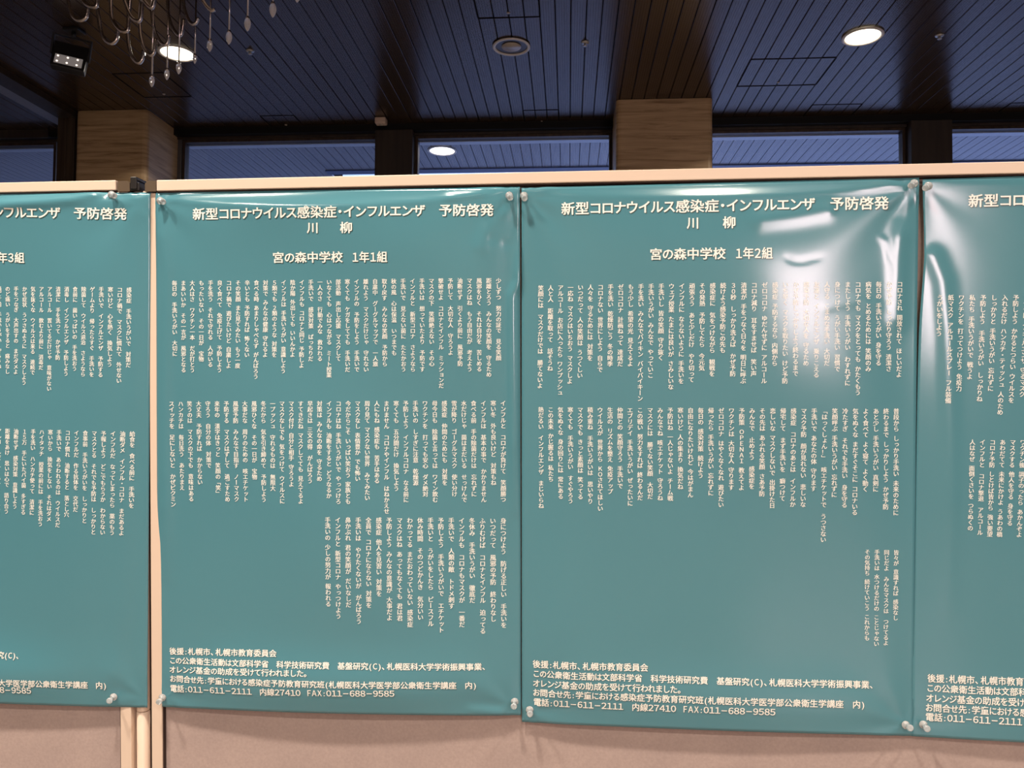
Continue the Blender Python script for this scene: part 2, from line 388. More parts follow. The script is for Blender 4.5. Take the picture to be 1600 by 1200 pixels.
hd = boxM('lamp_head', (-0.105, 0.105, -0.015, 0.045, -0.115, 0.085), M_FBLK, fl, HB, 0.006)
for k in range(5):
    boxM('cooling_fin', (-0.09, 0.09, 0.045, 0.062, -0.09 + k * 0.035, -0.084 + k * 0.035), M_FBLK, hd, HB)
boxM('led_plate', (-0.084, 0.084, -0.019, -0.0152, -0.092, -0.022), mat('led_reflector', (0.55, 0.5, 0.48), 0.3, 0.6, Emission_Color=(1, .9, .85, 1), Emission_Strength=0.12), fl, HB)
for i in range(3):
    for j in range(2):
        lathe('led', [(0.001, 0), (0.007, 0), (0.006, 0.002), (0.001, 0.003)], M_LED, fl, 10,
              M=HB @ Matrix.Translation((-0.066 + i * 0.060, -0.0192, -0.078 + j * 0.042)) @ Matrix.Rotation(math.pi / 2, 4, 'X'))

# chandelier ------------------------------------------------------------
YCH = 3.85
cc = at_z(265, -95, ZC)
ch = empty('chandelier', (float(cc[0]), float(cc[1]), ZC)); tag(ch, 'chandelier of curved metal tubes and drop-shaped bulbs at upper left', 'chandelier')
chl = np.array([float(cc[0]), float(cc[1]), ZC])
lathe('ceiling_plate', [(0.001, 0), (0.28, 0), (0.28, -0.03), (0.26, -0.035), (0.001, -0.035)], M_CHROME, ch, 48)
def loc(px, py, y): return Vector(at_y(px, py, y) - chl)
zroot = -0.004
def topup(v): return Vector((v.x, v.y, zroot))
US = [ # curved arms, points in the photograph's pixels and the depth of each
 (3.70, [(106, -6), (107, 3), (112, 22), (120, 31), (129, 31), (135, 26), (137, 12)]),
 (3.55, [(127, -10), (130, 1), (138, 9), (147, 11), (151, 8), (152, -6)]),
 (3.80, [(151, 8), (154, 25), (157, 46), (164, 62), (174, 68), (182, 62), (184, 50), (185, 42)]),
 (3.75, [(173, -12), (174, 24), (180, 38), (189, 48), (197, 49), (200, 45), (201, 28), (204, -8)]),
 (3.65, [(193, -10), (197, 8), (205, 26), (214, 33), (219, 31), (221, 20), (222, -8)]),
 (3.90, [(199, 48), (201, 70), (205, 86), (212, 96), (218, 98), (223, 91), (224, 79)]),
 (3.85, [(218, 32), (220, 56), (225, 75), (235, 86), (241, 80), (243, 60)]),
 (3.60, [(219, -8), (226, 2), (234, 11), (239, 10), (243, -8)]),
 (3.95, [(237, 12), (239, 34), (243, 52), (252, 67), (259, 70), (263, 63), (264, 55)]),
 (4.00, [(262, -8), (263, 20), (268, 40), (277, 54), (283, 54), (286, 42), (287, 30)]),
 (4.05, [(286, -8), (288, 12), (294, 30), (300, 37), (306, 36), (310, 28)]),
 (3.75, [(315, -8), (322, 8), (330, 16), (336, 15)]),
]
for y, pts in US:
    P = [loc(a, b, y) for a, b in pts]
    first = P[0]
    path = [Vector((first.x - 0.01, first.y, min(zroot, first.z + 0.18)))] + P if first.z < zroot - 0.02 else P
    if pts[0][1] > 0: path = P
    tube('curved_arm', smooth_path(path, 5), 0.0095, M_CHROME, ch, 10)
# the arms that start lower hang from long bent rods
for (a, b), y in (((151, 8), 3.80), ((199, 48), 3.90), ((218, 32), 3.85), ((237, 12), 3.95)):
    q = loc(a, b, y); tube('support_rod', [q, topup(q)], 0.006, M_CHROME, ch, 8)
bulbs = [(237.5, 118.5, 136, 3.85), (261, 108.5, 125, 3.95), (279.5, 98, 116, 3.95), (304.5, 86, 99.5, 4.1), (328, 62.5, 81, 3.9), (358, 49, 69.5, 3.85),
         (387, 27.5, 49, 3.75), (426.5, 4.5, 27.5, 3.7), (464.5, -18, 4, 3.65)]
for x, y0, y1, yd in bulbs:
    a = loc(x, y0, yd); b = loc(x, y1, yd); h = (a.z - b.z)
    rd = tube('rod', [a + Vector((0, 0, 0.004)), topup(a)], 0.0045, M_CHROME, ch, 8)
    prof = [(0.001, 0), (0.16 * h, -0.10 * h), (0.22 * h, -0.30 * h), (0.235 * h, -0.48 * h), (0.19 * h, -0.70 * h), (0.10 * h, -0.90 * h), (0.02 * h, -1.0 * h)]
    lathe('bulb', prof, M_BULB, rd, 18, M=Matrix.Translation(a))
    lathe('bulb_cap', [(0.007, 0.006), (0.010, 0), (0.012, -0.008), (0.004, -0.014)], M_CHROME, rd, 12, M=Matrix.Translation(a))

# ============================================================ partition panels
PO = np.array([-0.66997164, 1.19781486, 1.78927567])
PU = np.array([1.0, -0.0068, 0.0057]); PU /= np.linalg.norm(PU)
PV = np.array([-0.0060, -0.0455, 0.9989]); PV -= PU * (PU @ PV); PV /= np.linalg.norm(PV)
PN = np.cross(PU, PV); 
if PN[1] > 0: PN = -PN          # PN points to the camera
PM = Matrix.Identity(4)         # panel frame: local x = right, local z = up, local y = away from the camera
for r in range(3):
    PM[r][0] = PU[r]; PM[r][1] = -PN[r]; PM[r][2] = PV[r]; PM[r][3] = PO[r]
def uv(px, py, w=0.0):          # point of the panel plane (moved w towards the camera) seen at a pixel
    d = ray(px, py); o = PO + PN * w
    t = ((o - EYE) @ PN) / (d @ PN); q = EYE + d * t - o
    return float(q @ PU), float(q @ PV)
def pthing(name, u=0, v=0, y=0.0):
    o = empty(name); o.matrix_world = PM @ Matrix.Translation((u, y, v)); return o

M_RAIL = mat('cream_rail', (0.66, 0.50, 0.39), 0.42)
def rail_mat():
    N, L, b = nodes(M_RAIL)
    t = N.new('ShaderNodeTexCoord'); mp = N.new('ShaderNodeMapping'); mp.inputs['Scale'].default_value = (14, 60, 60)
    nz = N.new('ShaderNodeTexNoise'); nz.inputs['Scale'].default_value = 1.0; nz.inputs['Detail'].default_value = 6; nz.inputs['Roughness'].default_value = .7
    r = N.new('ShaderNodeValToRGB'); r.color_ramp.elements[0].position = 0.24; r.color_ramp.elements[0].color = (0.20, 0.13, 0.09, 1)
    r.color_ramp.elements[1].position = 0.29; r.color_ramp.elements[1].color = (0.72, 0.55, 0.43, 1)
    L.new(t.outputs['Object'], mp.inputs[0]); L.new(mp.outputs[0], nz.inputs[0]); L.new(nz.outputs[0], r.inputs[0]); L.new(r.outputs[0], b.inputs['Base Color'])
rail_mat()
M_FELT = noise_color(mat('felt_board', (0.42, 0.31, 0.26), 0.95, 0, 0.1), (0.40, 0.30, 0.27), (0.45, 0.34, 0.305), (260, 260, 260), 5, 0.3, 0.7, bump=0.25, dist=0.0006)
def felt():
    N, L, b = nodes(M_FELT)
    src = b.inputs['Base Color'].links[0].from_socket
    t = N.new('ShaderNodeTexCoord'); nz = N.new('ShaderNodeTexNoise'); nz.inputs['Scale'].default_value = 9; nz.inputs['Detail'].default_value = 3
    r = N.new('ShaderNodeValToRGB'); r.color_ramp.elements[0].position = 0.25; r.color_ramp.elements[0].color = (0.90, 0.90, 0.91, 1)
    r.color_ramp.elements[1].position = 0.6; r.color_ramp.elements[1].color = (1, 1, 1, 1)
    mx = N.new('ShaderNodeMix'); mx.data_type = 'RGBA'; mx.blend_type = 'MULTIPLY'; mx.inputs['Factor'].default_value = 1
    L.new(t.outputs['Object'], nz.inputs[0]); L.new(nz.outputs[0], r.inputs[0]); L.new(src, mx.inputs['A']); L.new(r.outputs[0], mx.inputs['B']); L.new(mx.outputs['Result'], b.inputs['Base Color'])
felt()
M_CAP = mat('brown_plastic_cap', (0.10, 0.068, 0.042), 0.4)
M_CLIP = mat('black_clip', (0.012, 0.009, 0.008), 0.4)
M_DARKGAP = mat('dark_gap', (0.03, 0.012, 0.008), 0.8)  # dark colour standing in for the shade inside narrow gaps

VB = -1.66                                   # bottom of the boards, just above the floor
def panel(label, u0, u1, vt, vb2, posts, cap_side):
    t = pthing('partition_panel', (u0 + u1) / 2, VB, 0); tag(t, label, 'display panel')
    c = (u0 + u1) / 2
    L = lambda name, a, b, y0, y1, z0, z1, m, bev=0: box(name, a - c, b - c, y0, y1, z0 - VB, z1 - VB, m, t, bev)
    L('felt_board', u0 + 0.004, u1 - 0.004, 0.006, 0.024, VB + 0.02, vt - 0.012, M_FELT)
    a, b = (u0, u1 - 0.019) if cap_side > 0 else (u0 + 0.019, u1)
    if cap_side > 0: a, b = u0, u1 - 0.0175
    if cap_side < 0: a, b = u0 + 0.0, u1
    L('top_rail', a, b, -0.007, 0.030, vb2 + 0.0012, vt, M_RAIL, 0.0012)
    L('rail_gap_strip', a, b, -0.004, 0.020, vb2 - 0.0012, vb2 + 0.0012, M_DARKGAP)  # dark strip painted in for the shaded gap under the rail
    L('bottom_rail', u0, u1, -0.004, 0.030, VB - 0.0, VB + 0.03, M_RAIL, 0.0015)
    for pu0, pu1 in posts:
        L('side_post', pu0, pu1, -0.002, 0.030, VB + 0.02, vb2 - 0.0005, M_RAIL, 0.0012)
        s = 1 if (pu0 + pu1) / 2 < c else -1
        e = pu1 if s > 0 else pu0
        L('post_gap_strip', min(e, e + s * 0.0022), max(e, e + s * 0.0022), 0.001, 0.02, VB + 0.02, vb2 - 0.001, M_DARKGAP)  # dark strip in place of the shaded gap beside the post
    # feet
    for fu in (u0 + 0.10, u1 - 0.10):
        L('foot', fu - 0.03, fu + 0.03, -0.16, 0.20, VB - 0.10, VB - 0.07, M_RAIL, 0.006)
        L('foot_stem', fu - 0.012, fu + 0.012, 0.0, 0.024, VB - 0.08, VB + 0.01, M_RAIL, 0.002)
    return t
# right (main) panel
ru0, rvt = uv(244.3, 281.3, 0.007); _, rvb = uv(244.3, 299.5, 0.007)
_, rvt2 = uv(1430, 260, 0.012)
pp0 = uv(229, 1150)[0]; pp1 = uv(245.7, 1150)[0]; q0 = uv(237.8, 320)[0]
MAINW = 1.81
pr = panel('cream-railed felt display panel holding the three right-hand posters', ru0, ru0 + MAINW, rvt, rvb, [(ru0 - 0.0165, ru0 + 0.0015), (ru0 + MAINW - 0.0165, ru0 + MAINW + 0.0015)], -1)
# left panel
lu1 = uv(206, 1150)[0]; lvt = uv(100, 283, 0.007)[1]; lvb = uv(100, 299.7, 0.007)[1]
lrail = uv(183.5, 290, 0.012)[0]
pl = panel('cream-railed felt display panel at the left, behind the half-seen poster', lu1 - 1.81, lu1, lvt, lvb, [(lu1 - 0.0185, lu1), (lu1 - 1.81, lu1 - 1.79)], 1)
pl.rotation_mode = 'XYZ'
# corner caps at the rail ends
def pbox(name, px0, py0, px1, py1, w, d, m, parent, bev=0.001):
    a = uv(px0, py1, w); b = uv(px1, py0, w)
    pu, pv = parent['pu'], parent['pv']
    o = box(name, a[0] - pu, b[0] - pu, -w, -w + d, a[1] - pv, b[1] - pv, m, parent, bev); return o
pr['pu'] = ru0 + MAINW / 2; pr['pv'] = VB; pl['pu'] = lu1 - 0.905; pl['pv'] = VB
bm = bmesh.new()
def capshape(px0, px1, parent, flip):
    a = uv(px0, 299.2, 0.006); b = uv(px1, 282.5, 0.006); u0, u1, v0, v1 = a[0] - parent['pu'], b[0] - parent['pu'], a[1] - parent['pv'], b[1] - parent['pv']
    ch = 0.004
    pts = [(u0, v0), (u1, v0), (u1, v1 - ch), (u1 - ch, v1), (u0, v1)] if not flip else [(u0, v0), (u1, v0), (u1, v1), (u0 + ch, v1), (u0, v1 - ch)]
    bm = bmesh.new()
    f = [bm.verts.new((x, -0.006, z)) for x, z in pts]; k = [bm.verts.new((x, 0.028, z)) for x, z in pts]
    bm.faces.new(f); bm.faces.new(k[::-1]); n = len(pts)
    for i in range(n): bm.faces.new((f[i], k[i], k[(i + 1) % n], f[(i + 1) % n]))
    bmesh.ops.recalc_face_normals(bm, faces=bm.faces)
    bm_obj('corner_cap', bm, M_CAP, parent)
capshape(184.0, 202.5, pl, False); capshape(226.5, 243.8, pr, True)
# connecting pole with the black clip on top
a = uv(207.5, 1150, 0.0)[0]; b = uv(227.8, 1150, 0.0)[0]; cu = (a + b) / 2 + 0.0005; rr = (b - a) / 2 - 0.0008
pole = pthing('connecting_pole', cu, VB - 0.1, 0.012); tag(pole, 'round cream pole joining the two display panels', 'pole')
zj = uv(218, 1115)[1] - (VB - 0.1)
lathe('lower_tube', [(rr, 0), (rr, zj - 0.001), (rr - .001, zj)], M_RAIL, pole, 24)
zt = uv(218, 297)[1] - (VB - 0.1)
box('gap_blocker', -rr - 0.0016, rr + 0.0022, 0.004, 0.008, 0.05, zt, M_DARKGAP, pole)  # added dark strip, stops window light leaking past the pole
lathe('upper_tube', [(rr - 0.0005, zj + 0.0012), (rr, zj + 0.003), (rr, zt)], M_RAIL, pole, 24)
lathe('joint_ring', [(rr - 0.002, zj), (rr - 0.002, zj + 0.0012)], M_DARKGAP, pole, 24)
z2 = uv(218, 278)[1] - (VB - 0.1)
box('connector_clip', -0.0055, 0.0050, -0.020, 0.012, zt, z2, M_CLIP, pole, 0.001)
box('clip_arm', -0.0075, 0.0085, -0.018, 0.010, zt - 0.002, (zt + z2) / 2 + .001, M_CLIP, pole, 0.001)
for s in (-1, 1):
    box('clip_hook', s * 0.0052 - 0.0022, s * 0.0052 + 0.0022, -0.016, 0.008, z2 - .006, z2 - 0.0035, M_CLIP, pole, 0.0008)

# ============================================================ posters
M_POSTER = mat('teal_glossy_poster', (0.078, 0.228, 0.275), 0.16, 0, 0.7)
def poster_mat():
    N, L, b = nodes(M_POSTER)
    t = N.new('ShaderNodeTexCoord'); nz = N.new('ShaderNodeTexNoise'); nz.inputs['Scale'].default_value = 700; nz.inputs['Detail'].default_value = 2
    bp = N.new('ShaderNodeBump'); bp.inputs['Strength'].default_value = 0.06; bp.inputs['Distance'].default_value = 0.0003
    L.new(t.outputs['Object'], nz.inputs[0]); L.new(nz.outputs[0], bp.inputs['Height']); L.new(bp.outputs[0], b.inputs['Normal'])
poster_mat()
M_TEXT = mat('cream_print', (0.90, 0.87, 0.80), 0.34, 0, 0.6)
M_SHADOWINK = mat('dark_print_outline', (0.035, 0.075, 0.07), 0.34, 0, 0.6)

def sstep(x, a, b):
    t = np.clip((x - a) / (b - a), 0, 1); return t * t * (3 - 2 * t)
def seg_dist(X, Z, pts):
    d = np.full(np.shape(X), 1e9); tt = np.zeros(np.shape(X)); n = len(pts) - 1
    for i in range(n):
        ax, az = pts[i]; bx_, bz = pts[i + 1]; vx, vz = bx_ - ax, bz - az
        k = np.clip(((X - ax) * vx + (Z - az) * vz) / (vx * vx + vz * vz), 0, 1)
        q = np.hypot(X - ax - k * vx, Z - az - k * vz); m = q < d
        d = np.where(m, q, d); tt = np.where(m, (i + k) / n, tt)
    return d, tt

class Poster:
    def __init__(s, tl, tr, br, bl, seed, bot=1.0, top=1.0, amp=1.0, slope=0.30, pin=1.0, base=0.006):
        s.c = [np.array(uv(*q)) for q in (tl, tr, br, bl)]
        s.seed = seed; s.bot = bot; s.top = top; s.amp = amp; s.slope = slope; s.pin = pin; s.base = base; s.ridges = []; s.bumps = []
        s.o = (s.c[0] + s.c[1]) / 2
        s.W = (np.linalg.norm(s.c[1] - s.c[0]) + np.linalg.norm(s.c[2] - s.c[3])) / 2
        s.H = (np.linalg.norm(s.c[3] - s.c[0]) + np.linalg.norm(s.c[2] - s.c[1])) / 2
        ux = (s.c[1] + s.c[2] - s.c[0] - s.c[3]) / 2; uz = (s.c[3] + s.c[2] - s.c[0] - s.c[1]) / 2
        s.inv = np.linalg.inv(np.array([ux, uz]).T); s.m = sum(s.c) / 4
    def st(s, X, Z):
        dx, dz = X - s.m[0], Z - s.m[1]
        return s.inv[0, 0] * dx + s.inv[0, 1] * dz + 0.5, s.inv[1, 0] * dx + s.inv[1, 1] * dz + 0.5
    def w(s, X, Z):
        S, T = s.st(X, Z); S = np.clip(S, 0, 1); T = np.clip(T, 0, 1)
        k = s.seed
        arch = np.sin(np.pi * S) ** 0.8
        # top: the sheet leans back to the board along the edge, the ridge below it is an arc between the pins
        dd = (0.008 + 0.024 * arch) * s.top
        h = s.slope * dd * s.H * np.minimum(T / dd, 1.0) ** 1.25
        fall = np.exp(-np.maximum(T - dd, 0) / 0.13)
        w = h * fall
        # bottom belly, standing clear of the board
        w += s.bot * 0.011 * arch * np.exp(-((T - 0.945) / 0.055) ** 2) + s.bot * 0.006 * arch * sstep(T, 0.9, 1.0)
        # slow waves
        eg = lambda q, a_: (1 - a_ * np.exp(-(q / 0.085) ** 2)) * (1 - a_ * np.exp(-((1 - q) / 0.085) ** 2))
        edge = eg(S, 0.85) * eg(T, 0.9)
        w += edge * s.base + s.amp * edge * (0.0026 * np.sin(5.2 * S + 3.1 * T + k) + 0.0024 * np.sin(-4.1 * S + 6.3 * T + 2 * k) + 0.0011 * np.sin(11 * S + 2.0 * T + 3 * k)
                     + 0.0010 * np.sin(9.0 * (S - T) + k))
        # creases fanning out of the pins
        for (cs, ct) in ((0.02, 0.02), (0.98, 0.02), (0.02, 0.98), (0.98, 0.98)):
            rx, rz = (S - cs) * s.W, (T - ct) * s.H; r = np.hypot(rx, rz); th = np.arctan2(rz, rx)
            w += s.pin * 0.0026 * r / 0.05 * np.exp(-r / 0.05) * (np.cos(7 * th + k + cs * 3) * 0.5 + 0.1)
        for pts, a, sg in s.ridges:
            d, tt = seg_dist(X, Z, pts); w = w + a * np.exp(-(d / sg) ** 2) * np.minimum(1, 6 * np.minimum(tt, 1.02 - tt) + 0.1)
        for bx_, bz, a, s1 in s.bumps:
            w = w + a * np.exp(-(((X - bx_) ** 2 + (Z - bz) ** 2) / s1 ** 2))
        return w + 0.0006 + 0.0028 * np.exp(-T / 0.08)
    def at(s, px, py):
        X, Z = uv(px, py)
        for _ in range(5):
            X, Z = uv(px, py, float(s.w(np.float64(X), np.float64(Z))))
        return np.array((X, Z))
    def ridge(s, pxs, a, sg): s.ridges.append(([uv(*q) for q in pxs], a, sg)); return s
    def bump(s, px, py, a, r): q = uv(px, py); s.bumps.append((q[0], q[1], a, r)); return s
    def build(s, label, edge_bow=None):
        NX, NZ = 130, 190
        S, T = np.meshgrid(np.linspace(0, 1, NX + 1), np.linspace(0, 1, NZ + 1))
        c = s.c
        X = (1 - S) * (1 - T) * c[0][0] + S * (1 - T) * c[1][0] + S * T * c[2][0] + (1 - S) * T * c[3][0]
        Z = (1 - S) * (1 - T) * c[0][1] + S * (1 - T) * c[1][1] + S * T * c[2][1] + (1 - S) * T * c[3][1]
        if edge_bow: X = X + edge_bow(S, T)
        Wd = s.w(X, Z)
        V = np.stack([X - s.o[0], -Wd, Z - s.o[1]], -1).reshape(-1, 3)
        i = np.arange(NX * NZ); r = i // NX; q = r * (NX + 1) + i % NX
        Fc = np.stack([q, q + NX + 1, q + NX + 2, q + 1], -1)
        me = bpy.data.meshes.new('poster_sheet'); me.from_pydata(V.tolist(), [], Fc.tolist())
        for pl_ in me.polygons: pl_.use_smooth = True
        t = pthing('poster', s.o[0], s.o[1]); tag(t, label, 'poster')
        sh = link('sheet', me, M_POSTER, t)
        so = sh.modifiers.new('thickness', 'SOLIDIFY'); so.thickness = 0.0003; so.offset = -1
        s.t = t; return t

# ---- glyph cache (outlines of Blender's own built-in font, turned into meshes)
_cu = {}
_gl = {}
def fontobj(off):
    if off not in _cu:
        cu_ = bpy.data.curves.new('glyph_source', 'FONT'); cu_.resolution_u = 2; cu_.offset = off; cu_.fill_mode = 'BOTH'
        o = bpy.data.objects.new('glyph_source', cu_); COL.objects.link(o); _cu[off] = (cu_, o)
    return _cu[off]
def glyph(ch, off, cut):
    key = (ch, off, cut)
    if key not in _gl:
        cu_, o = fontobj(off); cu_.body = ch
        bpy.context.view_layer.update(); dg = bpy.context.evaluated_depsgraph_get()
        oe = o.evaluated_get(dg); me = oe.to_mesh()
        if cut:
            bm = bmesh.new(); bm.from_mesh(me); bmesh.ops.remove_doubles(bm, verts=bm.verts, dist=1e-4)
            for _ in range(2):
                es = [e for e in bm.edges if e.calc_length() > 0.24]
                if es: bmesh.ops.subdivide_edges(bm, edges=es, cuts=1, use_grid_fill=False)
            bmesh.ops.triangulate(bm, faces=bm.faces)
            V = np.array([v.co[:2] for v in bm.verts]).reshape(-1, 2); bm.verts.index_update(); Fs = [[v.index for v in f.verts] for f in bm.faces]; bm.free()
        else:
            V = np.array([v.co[:2] for v in me.vertices]).reshape(-1, 2); Fs = [list(p_.vertices) for p_ in me.polygons]
        oe.to_mesh_clear()
        if len(V) == 0: V = np.zeros((0, 2))
        _gl[key] = (V, Fs)
    return _gl[key]

SMALL = 'っゃゅょぁぃぅぇぉッャュョァィゥェォ'
class Print:
    def __init__(s, poster): s.p = poster; s.V = []; s.F = []; s.L = []; s.n = 0
    def stamp(s, ch, c, ex, ez, off=0.0, cut=False, vertical=False, prop=False, sx=1.0, dz=0.0):
        # c: centre of the cell, ex / ez: the em's width and height vectors in the panel plane
        if ch in ' \u3000': return
        V, Fs = glyph(ch, off, cut)
        if len(V) == 0: return
        P = V.copy()
        if prop: P[:, 0] = (P[:, 0] - (P[:, 0].min() + P[:, 0].max()) / 2) * sx; P[:, 1] -= 0.38
        elif ord(ch) < 0x2e80: P[:, 0] = (P[:, 0] - (P[:, 0].min() + P[:, 0].max()) / 2) * sx; P[:, 1] -= 0.38
        else: P[:, 0] = (P[:, 0] - 0.5) * sx; P[:, 1] -= 0.38
        if vertical:
            if ch in 'ー「」（）': P = np.stack([P[:, 1], -P[:, 0]], -1) if ch != 'ー' else np.stack([-P[:, 1] * 1.0, -P[:, 0]], -1)
            if ch in SMALL: P = P + np.array([0.09, 0.07])
        X = c[0] + P[:, 0] * ex[0] + P[:, 1] * ez[0]; Z = c[1] + P[:, 0] * ex[1] + P[:, 1] * ez[1]
        for q in BOLDS[cut]:
            s.V.append(np.stack([X + q[0] * ex[0] + q[1] * ez[0], Z + q[0] * ex[1] + q[1] * ez[1]], -1)); s.L.append(np.full(len(X), q[2]))
            s.F += [[i + s.n for i in f] for f in Fs]; s.n += len(P)
    def build(s, name, m, lift):
        if not s.V: return
        V = np.concatenate(s.V); w = s.p.w(V[:, 0], V[:, 1]) + lift + np.concatenate(s.L)
        co = np.stack([V[:, 0] - s.p.o[0], -w, V[:, 1] - s.p.o[1]], -1)
        me = bpy.data.meshes.new(name); me.from_pydata(co.tolist(), [], s.F)
        o = link(name, me, m, s.p.t); o['kind'] = 'stuff'; return o

BOLD = 0.0
# heavier strokes: every glyph is laid down two or three times, a hair apart
BOLDS = {False: ((-0.018, 0, 0), (0.018, 0, 1e-5)), True: ((-0.022, 0.012, 0), (0.022, 0.012, 1e-5), (0.0, -0.018, 2e-5))}
def adv(ch):
    o = ord(ch)
    if ch == '\u3000': return 1.0
    if ch == ' ': return 0.36
    if ch in '・:': return 0.5
    if ch in '()': return 0.5
    if ch in '、。': return 0.66
    if ch == '−': return 0.92
    if o < 128: return 0.68
    if 0x3040 <= o <= 0x30ff: return 0.86
    return 1.0
def line(poster, pr_, sh_, text, a, b, em, off=BOLD, digit=0.95, shadow=0.055):
    # a, b: where the first glyph begins and the last one ends (photo pixels, at mid height); em: glyph height in pixels
    A = poster.at(*a); B = poster.at(*b); d = B - A; Ln = np.linalg.norm(d); ex = d / Ln; ez = np.array([-ex[1], ex[0]])
    m = ((a[0] + b[0]) / 2, (a[1] + b[1]) / 2)
    q0 = poster.at(m[0], m[1] - em / 2); q1 = poster.at(m[0], m[1] + em / 2); E = np.linalg.norm(q1 - q0)
    tot = sum(adv(c) for c in text) - 0.06
    unit = Ln / tot; x = -0.03
    for ch in text:
        k = adv(ch); c = A + ex * (x + k / 2) * unit
        if ch in '、。': c = A + ex * (x + 0.5) * unit
        if ch.isascii() and ch.isalnum(): ch = chr(ord(ch) + 0xFEE0)
        kana = 0x3040 <= ord(ch) <= 0x30ff
        ww = unit * (0.94 if kana else 1.0); sxx = digit if 0xFF10 <= ord(ch) <= 0xFF19 else 0.85 if ord(ch) > 0xFF19 else (1.35 if ch == '−' else 1.0)
        for P_, o_, sh in ((pr_, off, 0), (sh_, off + 0.004, shadow)):
            if P_ is None: continue
            cc_ = c + (ex - ez) * E * sh
            P_.stamp(ch, cc_, ex * ww, ez * E * 1.05, 0.0, True, False, False, sxx)
        x += k
def row(poster, pr_, cols, R0, R1, nR, L0, L1, nL, ncol, i0=0, sp=0.62, size=1.04):
    # cols run right to left; R0/R1 = first and last glyph centre of the rightmost column, nR = cells between them; L the same for column ncol-1
    r0, r1, l0, l1 = (poster.at(*q) for q in (R0, R1, L0, L1))
    dR = (r1 - r0) / nR; dL = (l1 - l0) / nL
    for i, t in enumerate(cols):
        f = (i + i0) / (ncol - 1); st = r0 * (1 - f) + l0 * f; dn = dR * (1 - f) + dL * f
        E = np.linalg.norm(dn) * size; ez = -dn / np.linalg.norm(dn); ex = np.array([ez[1], -ez[0]]); x = 0.0
        for ch in t:
            if ch == ' ': x += sp; continue
            pr_.stamp(ch, st + dn * x, ex * E * 0.97, ez * E, BOLD, False, True, False, 1.0)
            x += 1.0

P1 = Poster((-318, 305), (237.5, 301.5), (231, 1105), (-300, 1083), 1.3, bot=0.8, top=1.0, slope=0.34)
P2 = Poster((245.3, 302), (812.6, 292.5), (814, 1117), (247.2, 1103.5), 2.6)
P3 = Poster((815.2, 294), (1434.5, 278.5), (1426, 1149.5), (815.6, 1127.5), 4.1, bot=0.55, top=0.8, amp=0.75, slope=0.18)
P4 = Poster((1438.8, 281), (2060, 262), (2052, 1180), (1424, 1150), 5.7, bot=0.4, top=0.6, amp=0.15, slope=0.10, pin=0.3, base=0.0015)
# creases and dents seen in the photograph
P1.ridge([(-20, 322), (60, 317), (120, 312), (172, 302)], 0.0058, 0.0080)
P1.ridge([(216, 305), (216, 400), (212, 700)], 0.0018, 0.016)
P1.ridge([(150, 1095), (185, 1040), (200, 900), (205, 700)], 0.0015, 0.02)
P2.ridge([(812, 380), (811, 440), (801, 462), (801, 520), (802, 640), (804, 800)], 0.0040, 0.0065)
P2.ridge([(690, 311), (730, 306), (764, 299)], 0.0016, 0.0060)
P2.ridge([(790, 320), (760, 360), (748, 400)], 0.0014, 0.012)
P2.ridge([(252, 330), (262, 420), (258, 620), (262, 900)], 0.0030, 0.012)
P2.bump(768, 375, -0.0008, 0.008).bump(790, 382, -0.0008, 0.008)
P2.ridge([(730, 1106), (760, 1108), (790, 1114)], 0.0018, 0.006)
P3.ridge([(1405, 340), (1402, 440), (1400, 520)], 0.0018, 0.013)
P3.ridge([(1160, 348), (1240, 338), (1310, 325)], 0.0017, 0.016)
P3.ridge([(1222, 402), (1236, 410), (1250, 411), (1285, 402)], -0.0004, 0.004)
P3.ridge([(1370, 370), (1382, 378), (1388, 398), (1390, 412)], 0.0005, 0.004)
P3.ridge([(1276, 485), (1300, 478), (1340, 470), (1392, 486)], 0.0004, 0.008)
P3.ridge([(1165, 349), (1172, 365)], -0.0003, 0.003)
P3.ridge([(1290, 330), (1300, 336)], 0.0003, 0.003)
P4.ridge([(1441, 392), (1458, 402), (1472, 440), (1480, 520), (1484, 700), (1482, 950)], 0.0019, 0.014)
for P_ in (P1, P2, P3, P4): pass
P1.build('teal poster at the far left, cut by the frame, with class 1-3 verses')
P2.build('teal poster between the panel post and the poster with the large glare, class 1-1')
P3.build('teal poster with the large pale glare at its upper right, class 1-2')
def bow4(S, T):   # the free left edge of the last poster curves away from its neighbour
    return 0.006 * np.exp(-((T - 0.13) / 0.10) ** 2) * np.exp(-S / 0.03)
P4.build('teal poster at the far right, cut by the frame, left edge curling', bow4)

